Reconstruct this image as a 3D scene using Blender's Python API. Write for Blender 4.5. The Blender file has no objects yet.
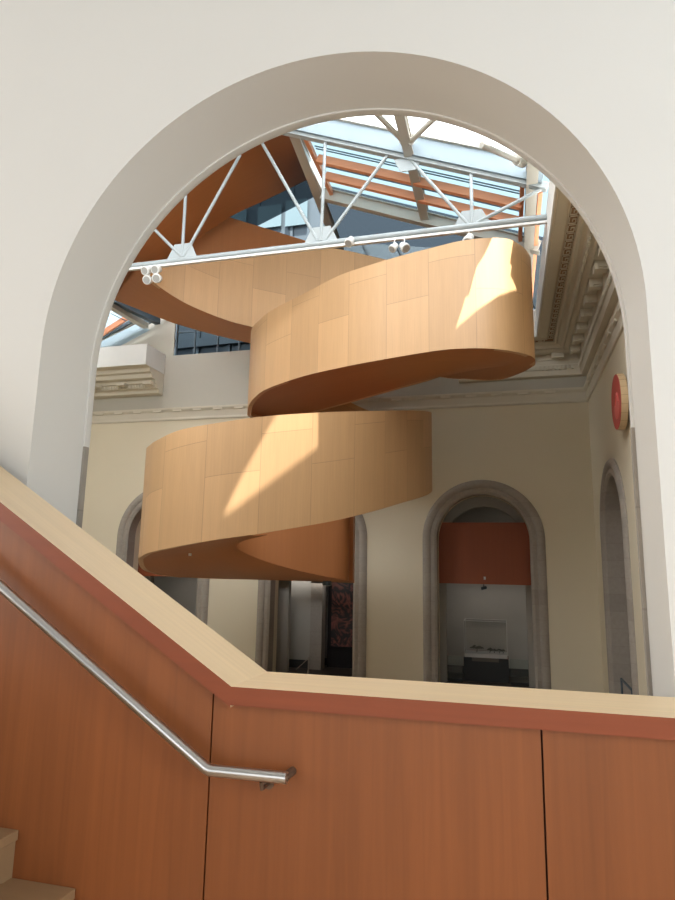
import bpy, bmesh, math, random
from mathutils import Vector, Matrix
random.seed(4)
C = bpy.context.scene.collection
E = 4.6                                     # eye height above the court floor
# ------------------------------------------------------------------ camera
F = 635.0
YAW, PIT, ROL = [math.radians(a) for a in (14.9, 10.35, 1.04)]
cy_, sy_ = math.cos(YAW), math.sin(YAW)
Wv = Vector((-sy_*math.cos(PIT), cy_*math.cos(PIT), math.sin(PIT)))
r0 = Vector((cy_, sy_, 0)); u0 = r0.cross(Wv)
Rv = r0*math.cos(ROL) + u0*math.sin(ROL)
Uv = -r0*math.sin(ROL) + u0*math.cos(ROL)
EYE = Vector((0, 0, E))
cam = bpy.data.cameras.new('camera'); camo = bpy.data.objects.new('camera', cam); C.objects.link(camo)
cam.sensor_fit = 'AUTO'; cam.sensor_width = 36; cam.lens = 36*F/900; cam.clip_start = .05; cam.clip_end = 500
camo.matrix_world = Matrix(((Rv.x, Uv.x, -Wv.x, 0), (Rv.y, Uv.y, -Wv.y, 0), (Rv.z, Uv.z, -Wv.z, E), (0, 0, 0, 1)))
bpy.context.scene.camera = camo
# survey helpers: sight line from the eye met with a wall / storey of the building
def ray(x, y): return Wv*F + Rv*(x-337.5) - Uv*(y-450)
def atY(x, y, Y):
    d = ray(x, y); return EYE + d*(Y/d.y)
def atZ(x, y, Z):
    d = ray(x, y); return EYE + d*((Z-E)/d.z)
def zat(X, Y, yb):
    k = (450-yb)/F; P = Vector((X, Y, 0)); a = P.dot(Uv); c = P.dot(Wv)
    return E + (k*c-a)/(Uv.z-k*Wv.z)

# ------------------------------------------------------------------ materials
def lin(c):
    c = c/255; return c/12.92 if c <= .04045 else ((c+.055)/1.055)**2.4
def col(r, g, b): return (lin(r), lin(g), lin(b), 1)
def newmat(name):
    m = bpy.data.materials.new(name); m.use_nodes = True
    nt = m.node_tree; b = nt.nodes['Principled BSDF']; return m, nt, b
def plain(name, c, rough=.6, metal=0, noise=.04, scale=3, bump=0):
    m, nt, b = newmat(name); b.inputs['Roughness'].default_value = rough; b.inputs['Metallic'].default_value = metal
    tc = nt.nodes.new('ShaderNodeTexCoord'); n = nt.nodes.new('ShaderNodeTexNoise')
    n.inputs['Scale'].default_value = scale; n.inputs['Detail'].default_value = 5
    nt.links.new(tc.outputs['Object'], n.inputs['Vector'])
    mx = nt.nodes.new('ShaderNodeMix'); mx.data_type = 'RGBA'
    mx.inputs[6].default_value = tuple(v*(1-noise) for v in c[:3])+(1,); mx.inputs[7].default_value = tuple(min(1, v*(1+noise)) for v in c[:3])+(1,)
    nt.links.new(n.outputs['Fac'], mx.inputs[0]); nt.links.new(mx.outputs[2], b.inputs['Base Color'])
    if bump:
        bp = nt.nodes.new('ShaderNodeBump'); bp.inputs['Strength'].default_value = bump; bp.inputs['Distance'].default_value = .01
        n2 = nt.nodes.new('ShaderNodeTexNoise'); n2.inputs['Scale'].default_value = scale*12
        nt.links.new(tc.outputs['Object'], n2.inputs['Vector'])
        nt.links.new(n2.outputs['Fac'], bp.inputs['Height']); nt.links.new(bp.outputs['Normal'], b.inputs['Normal'])
    return m
def wood(name, c, var=.16, rough=.5, axis='Z', uv=False, panels=None, grain=1.0, pw=1.22, ph=2.0, line=.55, coat=0):
    """fir veneer: fine grain stretched along one axis; panels = joints between sheets"""
    m, nt, b = newmat(name); b.inputs['Roughness'].default_value = rough
    if coat: b.inputs['Coat Weight'].default_value = coat; b.inputs['Coat Roughness'].default_value = .25
    N = nt.nodes.new; L = nt.links.new
    tc = N('ShaderNodeTexCoord'); mp = N('ShaderNodeMapping')
    s = {'Z': (26, 26, 1.1), 'X': (.9, 22, 22), 'V': (26, .9, 1)}[axis]
    mp.inputs['Scale'].default_value = tuple(v*grain for v in s)
    L(tc.outputs['UV' if uv else 'Object'], mp.inputs['Vector'])
    n = N('ShaderNodeTexNoise'); n.inputs['Scale'].default_value = 1; n.inputs['Detail'].default_value = 4; n.inputs['Distortion'].default_value = .5
    L(mp.outputs[0], n.inputs['Vector'])
    mp2 = N('ShaderNodeMapping'); mp2.inputs['Scale'].default_value = tuple(v*grain*.13 for v in s)
    L(tc.outputs['UV' if uv else 'Object'], mp2.inputs['Vector'])
    n2 = N('ShaderNodeTexNoise'); n2.inputs['Scale'].default_value = 1; n2.inputs['Detail'].default_value = 3
    L(mp2.outputs[0], n2.inputs['Vector'])
    ad = N('ShaderNodeMath'); ad.operation = 'ADD'; L(n.outputs['Fac'], ad.inputs[0]); L(n2.outputs['Fac'], ad.inputs[1])
    mr = N('ShaderNodeMapRange'); mr.inputs[1].default_value = .6; mr.inputs[2].default_value = 1.4; mr.inputs[3].default_value = 1-var; mr.inputs[4].default_value = 1+var
    L(ad.outputs[0], mr.inputs[0])
    vm = N('ShaderNodeVectorMath'); vm.operation = 'SCALE'; L(mr.outputs[0], vm.inputs['Scale'])
    if panels:
        sw = N('ShaderNodeSeparateXYZ'); L(tc.outputs['UV'], sw.inputs[0]); cb = N('ShaderNodeCombineXYZ')
        L(sw.outputs[1], cb.inputs[0]); L(sw.outputs[0], cb.inputs[1])
        br = N('ShaderNodeTexBrick'); L(cb.outputs[0], br.inputs['Vector'])
        br.inputs['Scale'].default_value = 1; br.inputs['Brick Width'].default_value = ph; br.inputs['Row Height'].default_value = pw
        br.inputs['Mortar Size'].default_value = .008; br.inputs['Mortar Smooth'].default_value = .25
        br.offset = .37; br.offset_frequency = 2; br.squash = 1
        br.inputs['Color1'].default_value = tuple(v*.93 for v in c[:3])+(1,)
        br.inputs['Color2'].default_value = tuple(min(1, v*1.07) for v in c[:3])+(1,)
        br.inputs['Mortar'].default_value = tuple(v*line for v in c[:3])+(1,)
        L(br.outputs['Color'], vm.inputs[0])
    else:
        vm.inputs[0].default_value = c[:3]
    L(vm.outputs[0], b.inputs['Base Color'])
    return m
def glass(name, tint, gloss=.12, rough=.03):
    m = bpy.data.materials.new(name); m.use_nodes = True; nt = m.node_tree; nt.nodes.clear()
    o = nt.nodes.new('ShaderNodeOutputMaterial'); t = nt.nodes.new('ShaderNodeBsdfTransparent'); g = nt.nodes.new('ShaderNodeBsdfGlossy')
    t.inputs[0].default_value = tint; g.inputs['Roughness'].default_value = rough
    mx = nt.nodes.new('ShaderNodeMixShader'); mx.inputs[0].default_value = gloss
    nt.links.new(t.outputs[0], mx.inputs[1]); nt.links.new(g.outputs[0], mx.inputs[2]); nt.links.new(mx.outputs[0], o.inputs[0]); return m
def solid_glass(name, tint):
    m = bpy.data.materials.new(name); m.use_nodes = True; nt = m.node_tree; nt.nodes.clear()
    o = nt.nodes.new('ShaderNodeOutputMaterial'); g = nt.nodes.new('ShaderNodeBsdfGlass')
    g.inputs['Color'].default_value = tint; g.inputs['Roughness'].default_value = 0; g.inputs['IOR'].default_value = 1.2
    nt.links.new(g.outputs[0], o.inputs[0]); return m
def frosted(name, tint):
    m = bpy.data.materials.new(name); m.use_nodes = True; nt = m.node_tree; nt.nodes.clear()
    o = nt.nodes.new('ShaderNodeOutputMaterial'); t = nt.nodes.new('ShaderNodeBsdfTranslucent'); g = nt.nodes.new('ShaderNodeBsdfGlossy')
    t.inputs[0].default_value = tint; g.inputs['Roughness'].default_value = .3
    mx = nt.nodes.new('ShaderNodeMixShader'); mx.inputs[0].default_value = .06
    nt.links.new(t.outputs[0], mx.inputs[1]); nt.links.new(g.outputs[0], mx.inputs[2]); nt.links.new(mx.outputs[0], o.inputs[0]); return m
def stone(name, c1, bw=1.0, bh=.55):
    m, nt, b = newmat(name); b.inputs['Roughness'].default_value = .8
    N = nt.nodes.new; L = nt.links.new
    tc = N('ShaderNodeTexCoord'); mp = N('ShaderNodeMapping'); L(tc.outputs['Object'], mp.inputs[0]); mp.inputs['Rotation'].default_value = (math.pi/2, 0, 0)
    br = N('ShaderNodeTexBrick'); L(mp.outputs[0], br.inputs['Vector']); br.inputs['Scale'].default_value = 1
    br.inputs['Brick Width'].default_value = 30; br.inputs['Row Height'].default_value = bh; br.inputs['Mortar Size'].default_value = .006
    br.inputs['Color1'].default_value = tuple(v*.93 for v in c1[:3])+(1,); br.inputs['Color2'].default_value = tuple(v*1.06 for v in c1[:3])+(1,)
    br.inputs['Mortar'].default_value = tuple(v*.85 for v in c1[:3])+(1,)
    n = N('ShaderNodeTexNoise'); n.inputs['Scale'].default_value = 9; n.inputs['Detail'].default_value = 6; L(tc.outputs['Object'], n.inputs['Vector'])
    mr = N('ShaderNodeMapRange'); mr.inputs[3].default_value = .85; mr.inputs[4].default_value = 1.15; L(n.outputs['Fac'], mr.inputs[0])
    vm = N('ShaderNodeVectorMath'); vm.operation = 'SCALE'; L(br.outputs['Color'], vm.inputs[0]); L(mr.outputs[0], vm.inputs['Scale']); L(vm.outputs[0], b.inputs['Base Color'])
    return m

M = {
 'plaster': plain('white_plaster', col(226, 224, 220), .75, noise=.02, scale=1.2, bump=.05),
 'cream': plain('cream_plaster', col(226, 216, 192), .85, noise=.02, scale=1.0, bump=.05),
 'upper_wall': plain('grey_plaster', col(188, 184, 172), .85, noise=.02),
 'trim': plain('trim_plaster', col(214, 207, 190), .8, noise=.03, bump=.1),
 'fascia': plain('fascia_plaster', col(224, 224, 220), .8, noise=.02),
 'fret': plain('fret_brown', col(146, 116, 86), .8),
 'stone': stone('grey_limestone', col(160, 152, 142)),
 'white_steel': plain('white_painted_steel', col(166, 174, 176), .45, noise=.03),
 'curb': plain('curb_paint', col(128, 142, 150), .6, noise=.02),
 'grey_steel': plain('grey_painted_steel', col(184, 180, 170), .5, noise=.03),
 'panel': wood('fir_veneer_wall', col(142, 82, 43), .19, .42, 'Z', coat=.1),
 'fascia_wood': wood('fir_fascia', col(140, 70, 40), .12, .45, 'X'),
 'cap': wood('maple_cap', col(228, 202, 164), .09, .42, 'X', grain=1.3),  # same fir as the panels, top light put into the paler colour
 'cap_slope': wood('maple_cap_slope', col(228, 202, 164), .09, .42, 'V', uv=True, grain=1.3),  # sloping cap fir, likewise lightened in colour for the top light
 'tread': wood('fir_tread', col(160, 130, 96), .1, .5, 'X', grain=.8),
 'landing': wood('landing_floor', col(232, 200, 166), .1, .5, 'X', grain=.8),
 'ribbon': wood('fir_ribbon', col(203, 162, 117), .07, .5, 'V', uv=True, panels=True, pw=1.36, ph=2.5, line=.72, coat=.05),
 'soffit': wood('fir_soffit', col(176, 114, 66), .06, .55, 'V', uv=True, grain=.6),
 'bridge': wood('fir_bridge', col(150, 78, 44), .08, .55, 'Z', grain=.5),
 'beam': wood('fir_beam', col(226, 152, 112), .1, .5, 'X', grain=.5),
 'steel': plain('brushed_steel', col(205, 205, 205), .28, 1, noise=.02),
 'dark_steel': plain('dark_bracket', col(120, 100, 84), .5, .6),
 'groove': plain('joint_shadow_gap', col(60, 30, 16), .9),
 'dark': plain('dark_grey_base', col(52, 54, 54), .6),
 'floor': plain('court_floor', col(162, 148, 130), .5, noise=.05),
 'gal_floor': plain('gallery_floor', col(70, 60, 52), .5, noise=.05),
 'gal_wall': plain('gallery_wall', col(176, 172, 164), .85, noise=.03),
 'gal_ceiling': plain('gallery_ceiling', col(110, 104, 96), .9),
 'black': plain('black_room', col(26, 20, 20), .8),
 'red_dim': plain('deep_red_wall', col(96, 34, 28), .8),
 'drum_red': plain('drum_red', col(186, 76, 68), .5, noise=.05),
 'drum_pink': plain('drum_pink', col(214, 104, 96), .5),
 'rim': plain('drum_rim_hide', col(205, 178, 140), .7, noise=.1, scale=12),
 'rim_line': plain('drum_rim_seam', col(160, 132, 100), .8),
 'lamp_white': plain('lamp_white', col(225, 225, 222), .35),
 'lens': plain('lamp_lens', col(160, 158, 152), .1),
 'lens_on': plain('lamp_lens_pale', col(240, 238, 230), .2),
 'tower': plain('tower_blue', col(78, 89, 96), .35, .2, noise=.12, scale=.4),
 'tower_dark': plain('tower_dark_panel', col(62, 74, 82), .5, noise=.1),
 'tower_win': plain('tower_window', col(98, 116, 122), .2, noise=.15, scale=.6),
 'mullion': plain('mullion_dark', col(78, 92, 102), .5, .2),
 'louvre': plain('louvre_slate', col(96, 112, 122), .5, noise=.05),
 'frost': frosted('frosted_pane', col(250, 252, 255)),
 'frost_blue': frosted('blue_pane', col(150, 164, 170)),
 'tinted': solid_glass('tinted_glass', (.27, .30, .32, 1)),
 'half': glass('sun_control_glass', (.66, .66, .66, 1), .03),  # only for the added pane that dims the lower sun patch
 'clear': glass('clear_glass', (.9, .95, .94, 1), .05),
 'case_glass': glass('case_glass', (.86, .87, .87, 1), .07),
 'brick': plain('orange_brick', col(170, 96, 66), .8, noise=.15, scale=5),
 'bush': plain('dark_foliage_model', col(40, 44, 34), .9),
 'white_base': plain('white_case_base', col(206, 204, 200), .6),
}

m, nt, bb = newmat('swirl_painting'); M['swirls'] = m
_n = nt.nodes.new('ShaderNodeTexNoise'); _n.inputs['Scale'].default_value = 1.6; _n.inputs['Detail'].default_value = 4; _n.inputs['Distortion'].default_value = 3.5
_c = nt.nodes.new('ShaderNodeTexCoord'); nt.links.new(_c.outputs['Object'], _n.inputs['Vector'])
_r = nt.nodes.new('ShaderNodeValToRGB'); _r.color_ramp.elements[0].position = .45; _r.color_ramp.elements[0].color = col(24, 18, 18); _r.color_ramp.elements[1].position = .68; _r.color_ramp.elements[1].color = col(130, 70, 62)
nt.links.new(_n.outputs['Fac'], _r.inputs[0]); nt.links.new(_r.outputs[0], bb.inputs['Base Color'])

# ------------------------------------------------------------------ object helpers
def tag(o, label=None, cat=None, group=None, kind=None):
    for k, v in (('label', label), ('category', cat), ('group', group), ('kind', kind)):
        if v: o[k] = v
    return o
def empty(name, loc, label, cat, group=None):
    o = bpy.data.objects.new(name, None); C.objects.link(o); o.location = loc; o.empty_display_size = .2
    return tag(o, label, cat, group)
class MB:
    def __init__(s): s.v = []; s.f = []; s.uv = []; s.mi = []
    def add(s, vs, fs, uvs=None, mi=0):
        b = len(s.v); s.v += [tuple(v) for v in vs]
        for i, f in enumerate(fs):
            s.f.append([b+k for k in f]); s.uv.append(uvs[i] if uvs else None); s.mi.append(mi)
    def box(s, x0, x1, y0, y1, z0, z1, mi=0):
        s.add([(x, y, z) for x in (x0, x1) for y in (y0, y1) for z in (z0, z1)],
              [(0, 1, 3, 2), (4, 6, 7, 5), (0, 4, 5, 1), (2, 3, 7, 6), (0, 2, 6, 4), (1, 5, 7, 3)], mi=mi)
    def bar(s, a, b, w, h, up=(0, 0, 1), mi=0):
        a = Vector(a); b = Vector(b); d = (b-a).normalized(); sd = d.cross(Vector(up)).normalized(); u = sd.cross(d)
        vs = [p+sd*i*w/2+u*j*h/2 for p in (a, b) for i, j in ((-1, -1), (1, -1), (1, 1), (-1, 1))]
        s.add(vs, [(0, 1, 2, 3), (7, 6, 5, 4), (0, 4, 5, 1), (1, 5, 6, 2), (2, 6, 7, 3), (3, 7, 4, 0)], mi=mi)
    def tube(s, pts, r, n=14, cap=True, mi=0):
        pts = [Vector(p) for p in pts]; rings = []
        rr = r if isinstance(r, (list, tuple)) else [r]*len(pts)
        for i, p in enumerate(pts):
            d0 = (p-pts[i-1]).normalized() if i else None; d1 = (pts[i+1]-p).normalized() if i < len(pts)-1 else None
            d = ((d0 or d1)+(d1 or d0)).normalized()
            ref = Vector((0, 0, 1)) if abs(d.z) < .9 else Vector((0, 1, 0))
            a = d.cross(ref).normalized(); b = a.cross(d)
            k = 1/max(.3, d.dot(d1 or d0))
            rings.append([p+(a*math.cos(t)+b*math.sin(t))*rr[i]*(k if (d0 and d1 and False) else 1) for t in [2*math.pi*j/n for j in range(n)]])
        vs = [v for R in rings for v in R]; fs = []
        for i in range(len(rings)-1):
            for j in range(n): fs.append((i*n+j, i*n+(j+1) % n, (i+1)*n+(j+1) % n, (i+1)*n+j))
        if cap: fs.append(tuple(range(n))[::-1]); fs.append(tuple((len(rings)-1)*n+j for j in range(n)))
        s.add(vs, fs, mi=mi)
    def prism(s, poly, ext, mi=0):
        """closed polygon (3D points) extruded by vector"""
        n = len(poly); poly = [Vector(p) for p in poly]; ext = Vector(ext)
        s.add(poly+[p+ext for p in poly], [tuple(range(n))[::-1], tuple(range(n, 2*n))]+[(i, (i+1) % n, n+(i+1) % n, n+i) for i in range(n)], mi=mi)
    def build(s, name, mats, parent=None, smooth=False, bevel=0, kind=None, label=None):
        me = bpy.data.meshes.new(name); me.from_pydata(s.v, [], s.f)
        mats = mats if isinstance(mats, (list, tuple)) else [mats]
        for m in mats: me.materials.append(m)
        for p, mi in zip(me.polygons, s.mi): p.material_index = mi
        if any(s.uv):
            uvl = me.uv_layers.new(name='UVMap')
            for p, u in zip(me.polygons, s.uv):
                for k, li in enumerate(p.loop_indices): uvl.data[li].uv = u[k] if u else (0, 0)
        bm = bmesh.new(); bm.from_mesh(me)
        if bevel or smooth: bmesh.ops.remove_doubles(bm, verts=bm.verts, dist=1e-5)
        bmesh.ops.recalc_face_normals(bm, faces=bm.faces)
        bm.to_mesh(me); bm.free()
        if smooth:
            me.shade_smooth(); me.set_sharp_from_angle(angle=math.radians(38))
        o = bpy.data.objects.new(name, me); C.objects.link(o)
        if bevel:
            md = o.modifiers.new('edge', 'BEVEL'); md.width = bevel; md.segments = 2; md.limit_method = 'ANGLE'
        if parent:
            o.parent = parent; o.matrix_parent_inverse = Matrix.Translation(-Vector(parent.location))
        if kind: o['kind'] = kind
        if label: o['label'] = label
        return o

# ------------------------------------------------------------------ walls with arched openings
def arch_pts(cx, r, zs, z0, n=36):
    return [(cx-r, z0)]+[(cx-r*math.cos(math.pi*i/n), zs+r*math.sin(math.pi*i/n)) for i in range(n+1)]+[(cx+r, z0)]
def wall(mp, u0, u1, z0, z1, d0, d1, arches, n=36):
    """mp(u, d, z) -> point; arches: (cx, r, spring)"""
    b = MB(); x = u0
    def q(a, c, e, g): b.add([a, c, e, g], [(0, 1, 2, 3)])
    for cx, r, zs in sorted(arches)+[(None, 0, 0)]:
        xe = u1 if cx is None else cx-r
        for d in (d0, d1): q(mp(x, d, z0), mp(xe, d, z0), mp(xe, d, z1), mp(x, d, z1))
        q(mp(x, d0, z1), mp(xe, d0, z1), mp(xe, d1, z1), mp(x, d1, z1)); q(mp(x, d0, z0), mp(xe, d0, z0), mp(xe, d1, z0), mp(x, d1, z0))
        if cx is None: break
        P = arch_pts(cx, r, zs, z0, n)
        for (a, za), (c, zc) in zip(P, P[1:]):
            if abs(a-c) > 1e-6:
                for d in (d0, d1): q(mp(a, d, za), mp(c, d, zc), mp(c, d, z1), mp(a, d, z1))
                q(mp(a, d0, z1), mp(c, d0, z1), mp(c, d1, z1), mp(a, d1, z1))
            q(mp(a, d0, za), mp(c, d0, zc), mp(c, d1, zc), mp(a, d1, za))
        x = cx+r
    for u in (u0, u1): q(mp(u, d0, z0), mp(u, d1, z0), mp(u, d1, z1), mp(u, d0, z1))
    return b
def surround(mp, cx, zs, z0, prof, n=40):
    """moulded stone architrave: prof = closed list of (radius, depth)"""
    b = MB(); P = [arch_pts(cx, r, zs, z0, n) for r, d in prof]; m = len(prof)
    for i in range(m):
        j = (i+1) % m
        for k in range(len(P[0])-1):
            b.add([mp(P[i][k][0], prof[i][1], P[i][k][1]), mp(P[i][k+1][0], prof[i][1], P[i][k+1][1]),
                   mp(P[j][k+1][0], prof[j][1], P[j][k+1][1]), mp(P[j][k][0], prof[j][1], P[j][k][1])], [(0, 1, 2, 3)])
    return b
idm = lambda u, d, z: (u, d, z)
XR, YB, YN, YNB = 3.24, 25.7, 3.31, 3.817
XL = -20.4
ZARCH = E+1.337
wall(idm, -9, 6, 0, 14, YN, YNB, [(-1.08, 1.80, ZARCH)], 72).build('wall_near', M['plaster'], kind='structure', smooth=True)
ZS_ = E+.80
surround(idm, -1.08, ZARCH, ZS_, [(1.788, YNB-.005), (1.788, YNB+.05), (1.83, YNB+.11), (2.30, YNB+.11), (2.34, YNB-.005)], 72).build('trim_1', M['plaster'], kind='structure', smooth=True)
b = MB()
for sg in (-1, 1):
    xa, xb = sorted((-1.08+sg*1.782, -1.08+sg*2.34)); b.box(xa, xb, YNB-.004, YNB+.04, 0, ZS_)
b.build('trim_16', M['stone'], kind='structure')
A3 = [(-14.8, 1.80, E+1.13), (-7.85, 1.80, E+1.13), (-.9, 1.80, E+1.13)]
wall(idm, XL, XR, 0, E+6.5, YB, YB+1.0, A3).build('wall_back', M['cream'], kind='structure', smooth=True)
b = MB(); b.box(XL, XR+.6, YB+.001, YB+.9, E+6.5, E+9.62); b.build('wall_back_upper', M['upper_wall'], kind='structure')
AP = [(1.785, .545), (1.785, -.02), (1.88, -.08), (2.02, -.05), (2.06, -.10), (2.16, -.13), (2.26, -.11), (2.34, -.04), (2.34, .02)]
for i, (cx, r, zs) in enumerate(A3):
    surround(lambda u, d, z: (u, YB+d, z), cx, zs, 0, AP).build('trim_%d' % (i+2), M['stone'], kind='structure', smooth=True)
rt = lambda u, d, z: (XR+d, u, z)
wall(rt, YNB, YB+1, 0, E+9.6, 0, .55, [(21.25, 1.80, E+1.13), (14.3, 1.80, E+1.13), (7.35, 1.8, E+1.13)]).build('wall_right', M['cream'], kind='structure', smooth=True)
for i, cx in enumerate((21.25, 14.3, 7.35)):
    surround(rt, cx, E+1.13, 0, AP).build('trim_%d' % (i+5), M['stone'], kind='structure', smooth=True)
    b = MB(); b.box(XR+.56, XR+.7, cx-2.6, cx+2.6, 0, E+4.4); b.build('wall_right_recess', M['stone'], kind='structure')
b = MB(); b.box(XL-.5, XL, YNB, YB+1, 0, E+9.6); b.build('wall_left', M['cream'], kind='structure')
b = MB(); b.box(XL-6, XR+6, YNB-.5, YB, -.3, 0); b.build('floor_court', M['floor'], kind='structure')
# frieze moulding
def moulding(prof, x0, x1, corner=True):
    """profile (s, z) swept along the back wall and round the corner along the right wall"""
    b = MB(); m = len(prof); ny = YNB
    def pt(k, s, z):
        return [(x0, YB-s, z), (XR-s, YB-s, z), (XR-s, ny, z)][k]
    for k in range(2):
        for i in range(m):
            j = (i+1) % m
            b.add([pt(k, *prof[i]), pt(k+1, *prof[i]), pt(k+1, *prof[j]), pt(k, *prof[j])], [(0, 1, 2, 3)])
    b.add([pt(0, *p) for p in prof], [tuple(range(m))]); b.add([pt(2, *p) for p in prof], [tuple(range(m))])
    return b
b = moulding([(0, E+6.46), (.05, E+6.47), (.07, E+6.52), (.05, E+6.60), (.06, E+6.86), (.10, E+6.90), (.16, E+6.96), (.17, E+7.04), (0, E+7.05)], XL, XR)
for k in range(22):                     # small drops under the frieze lip
    x = XL+.6+k*1.02
    b.box(x, x+.42, YB-.15, YB-.05, E+6.87, E+6.95)
for k in range(21):
    y = YB-1.0-k*1.02
    b.box(XR-.15, XR-.05, y-.42, y, E+6.87, E+6.95)
b.build('trim_8', M['trim'], kind='structure')
# coffered cornice round the skylight well
CP = [(0, E+9.64), (1.9, E+9.64), (1.9, E+8.62), (1.84, E+8.60), (1.82, E+8.65), (1.54, E+8.65), (1.52, E+8.58), (1.50, E+8.62), (1.29, E+8.62), (1.27, E+8.55), (1.20, E+8.52), (1.12, E+8.58), (1.02, E+8.52),
      (.98, E+8.42), (.91, E+8.41), (.87, E+8.45), (.80, E+8.38), (.72, E+8.34), (.69, E+8.41), (.33, E+8.39), (.31, E+8.18), (.27, E+8.13), (.26, E+7.98), (.29, E+7.95), (.26, E+7.74), (.23, E+7.63), (.21, E+7.55), (0, E+7.52)]
def cornice(x0, name):
    b = moulding(CP, x0, XR)
    y = YB-.9
    while y > YNB+1:                     # modillions, beads and dentils along the right side
        b.box(XR-.66, XR-.32, y-.40, y, E+8.22, E+8.41); b.box(XR-.68, XR-.58, y-.42, y+.02, E+8.14, E+8.41); b.box(XR-.62, XR-.32, y-.34, y-.06, E+8.17, E+8.24); y -= 1.15
    y = YB-.4
    while y > YNB+1:
        b.box(XR-.97, XR-.92, y-.06, y, E+8.38, E+8.43); b.box(XR-.34, XR-.28, y-.08, y, E+7.78, E+7.93); y -= .14
    x = XR-.9
    while x > x0+.2:
        b.box(x-.40, x, YB-.66, YB-.32, E+8.22, E+8.41); b.box(x-.42, x+.02, YB-.68, YB-.58, E+8.14, E+8.41); x -= 1.15
    x = XR-.5
    while x > x0+.2:
        b.box(x-.08, x, YB-.36, YB-.28, E+7.76, E+7.94); x -= .16
    b.build(name, M['trim'], kind='structure')
cornice(-1.7, 'trim_9')
# greek fret in the soffit, each key a bent bar of plaster on a brown ground
b = MB()
b.box(XR-1.50, XR-1.29, YNB+1, YB-1.52, E+8.60, E+8.63)
b.box(-1.7, XR-1.29, YB-1.50, YB-1.29, E+8.60, E+8.63)
b.build('trim_10', M['fret'], kind='structure')
b = MB()
def key(p, a, l):                        # p(a, b): a along, b across 0..1
    for (a0, a1, b0, b1) in ((0, .8, 0, .10), (0, .10, 0, .85), (0, .60, .75, .85), (.5, .60, .38, .85), (.28, .60, .38, .48), (.86, .93, .1, 1), (.1, .93, .93, 1)):
        p(a+a0*l, a+a1*l, b0, b1)
y = YB-1.6
while y > YNB+1.5:
    key(lambda a0, a1, b0, b1: b.box(XR-1.50+b0*.21, XR-1.50+b1*.21, y-a1, y-a0, E+8.585, E+8.60), 0, .40); y -= .42
x = XR-1.6
while x > -1.6:
    key(lambda a0, a1, b0, b1: b.box(x-a1, x-a0, YB-1.50+b0*.21, YB-1.50+b1*.21, E+8.585, E+8.60), 0, .40); x -= .42
b.build('trim_11', M['trim'], kind='structure')
# the cut-off piece of the old cornice, far side
b = MB(); xe = -15.35
cut = [(0, E+9.64), (1.62, E+9.64), (1.62, E+8.72), (1.25, E+8.68), (1.22, E+8.50), (1.05, E+8.46), (1.02, E+8.28), (.75, E+8.26), (.72, E+8.12), (.62, E+8.10), (.58, E+7.92), (.36, E+7.90), (.34, E+7.74), (0, E+7.70)]
ins = {0: 0, 1: 0, 2: 0, 3: .0, 4: 0, 5: 0, 6: 0}
b.prism([(xe, YB-s, z) for s, z in cut], (XL-xe, 0, 0))
x = xe-.08
while x > XL:
    b.box(x-.42, x, YB-.98, YB-.7, E+8.0, E+8.14); x -= 1.35
x = xe-.6
while x > XL:
    b.box(x-.07, x, YB-.66, YB-.58, E+7.94, E+8.08); x -= .15
b.build('trim_12', M['trim'], kind='structure')
b = MB(); b.box(XL, xe+.015, YB-1.64, YB-1.6, E+8.70, E+9.66); b.box(xe, xe+.02, YB-1.62, YB, E+8.72, E+9.66); b.build('trim_13', M['fascia'], kind='structure')
b = MB(); b.box(XR-1.93, XR-1.89, YNB+1, YB-1.9, E+8.60, E+9.66); b.box(-1.7, XR-1.89, YB-1.93, YB-1.89, E+8.60, E+9.66); b.build('trim_14', M['fascia'], kind='structure')

# ------------------------------------------------------------------ gallery behind the far arches
b = MB(); b.box(XL-2, XR+2, YB, YB+8, -.3, 0); b.build('floor_gallery', M['gal_floor'], kind='structure')
YG = YB+4.4
b = MB(); b.box(-10.6, XR+2, YG, YG+.2, 0, 9); b.box(XL-2, -12.6, YG, YG+.2, 0, 9); b.build('wall_gallery', M['gal_wall'], kind='structure')
b = MB(); b.box(-10.6, XR+2, YG-.03, YG, 0, .32); b.box(XL-2, -12.6, YG-.03, YG, 0, .32); b.build('baseboard_gallery', M['dark'], kind='structure')
b = MB(); b.box(XL-2, XR+2, YB+7.8, YB+8, 0, 9); b.box(XL-2.2, XL-2, YB, YB+8, 0, 9); b.box(XR+2, XR+2.2, YB, YB+8, 0, 9); b.build('wall_gallery_end', M['gal_wall'], kind='structure')
b = MB(); b.box(XL-2, XR+2, YB+1, YB+8, 8.9, 9.2); b.build('ceiling_gallery', M['gal_ceiling'], kind='structure')
# cross arches of the gallery vault just inside each opening
for i, (cx, r, zs) in enumerate(A3):
    wall(lambda u, d, z: (u, YB+1.9+d, z), cx-2.6, cx+2.6, 0, 8.9, 0, .3, [(cx, 1.62, zs-.15)]).build('wall_gallery_arch', M['gal_wall'], kind='structure', smooth=True)
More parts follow.
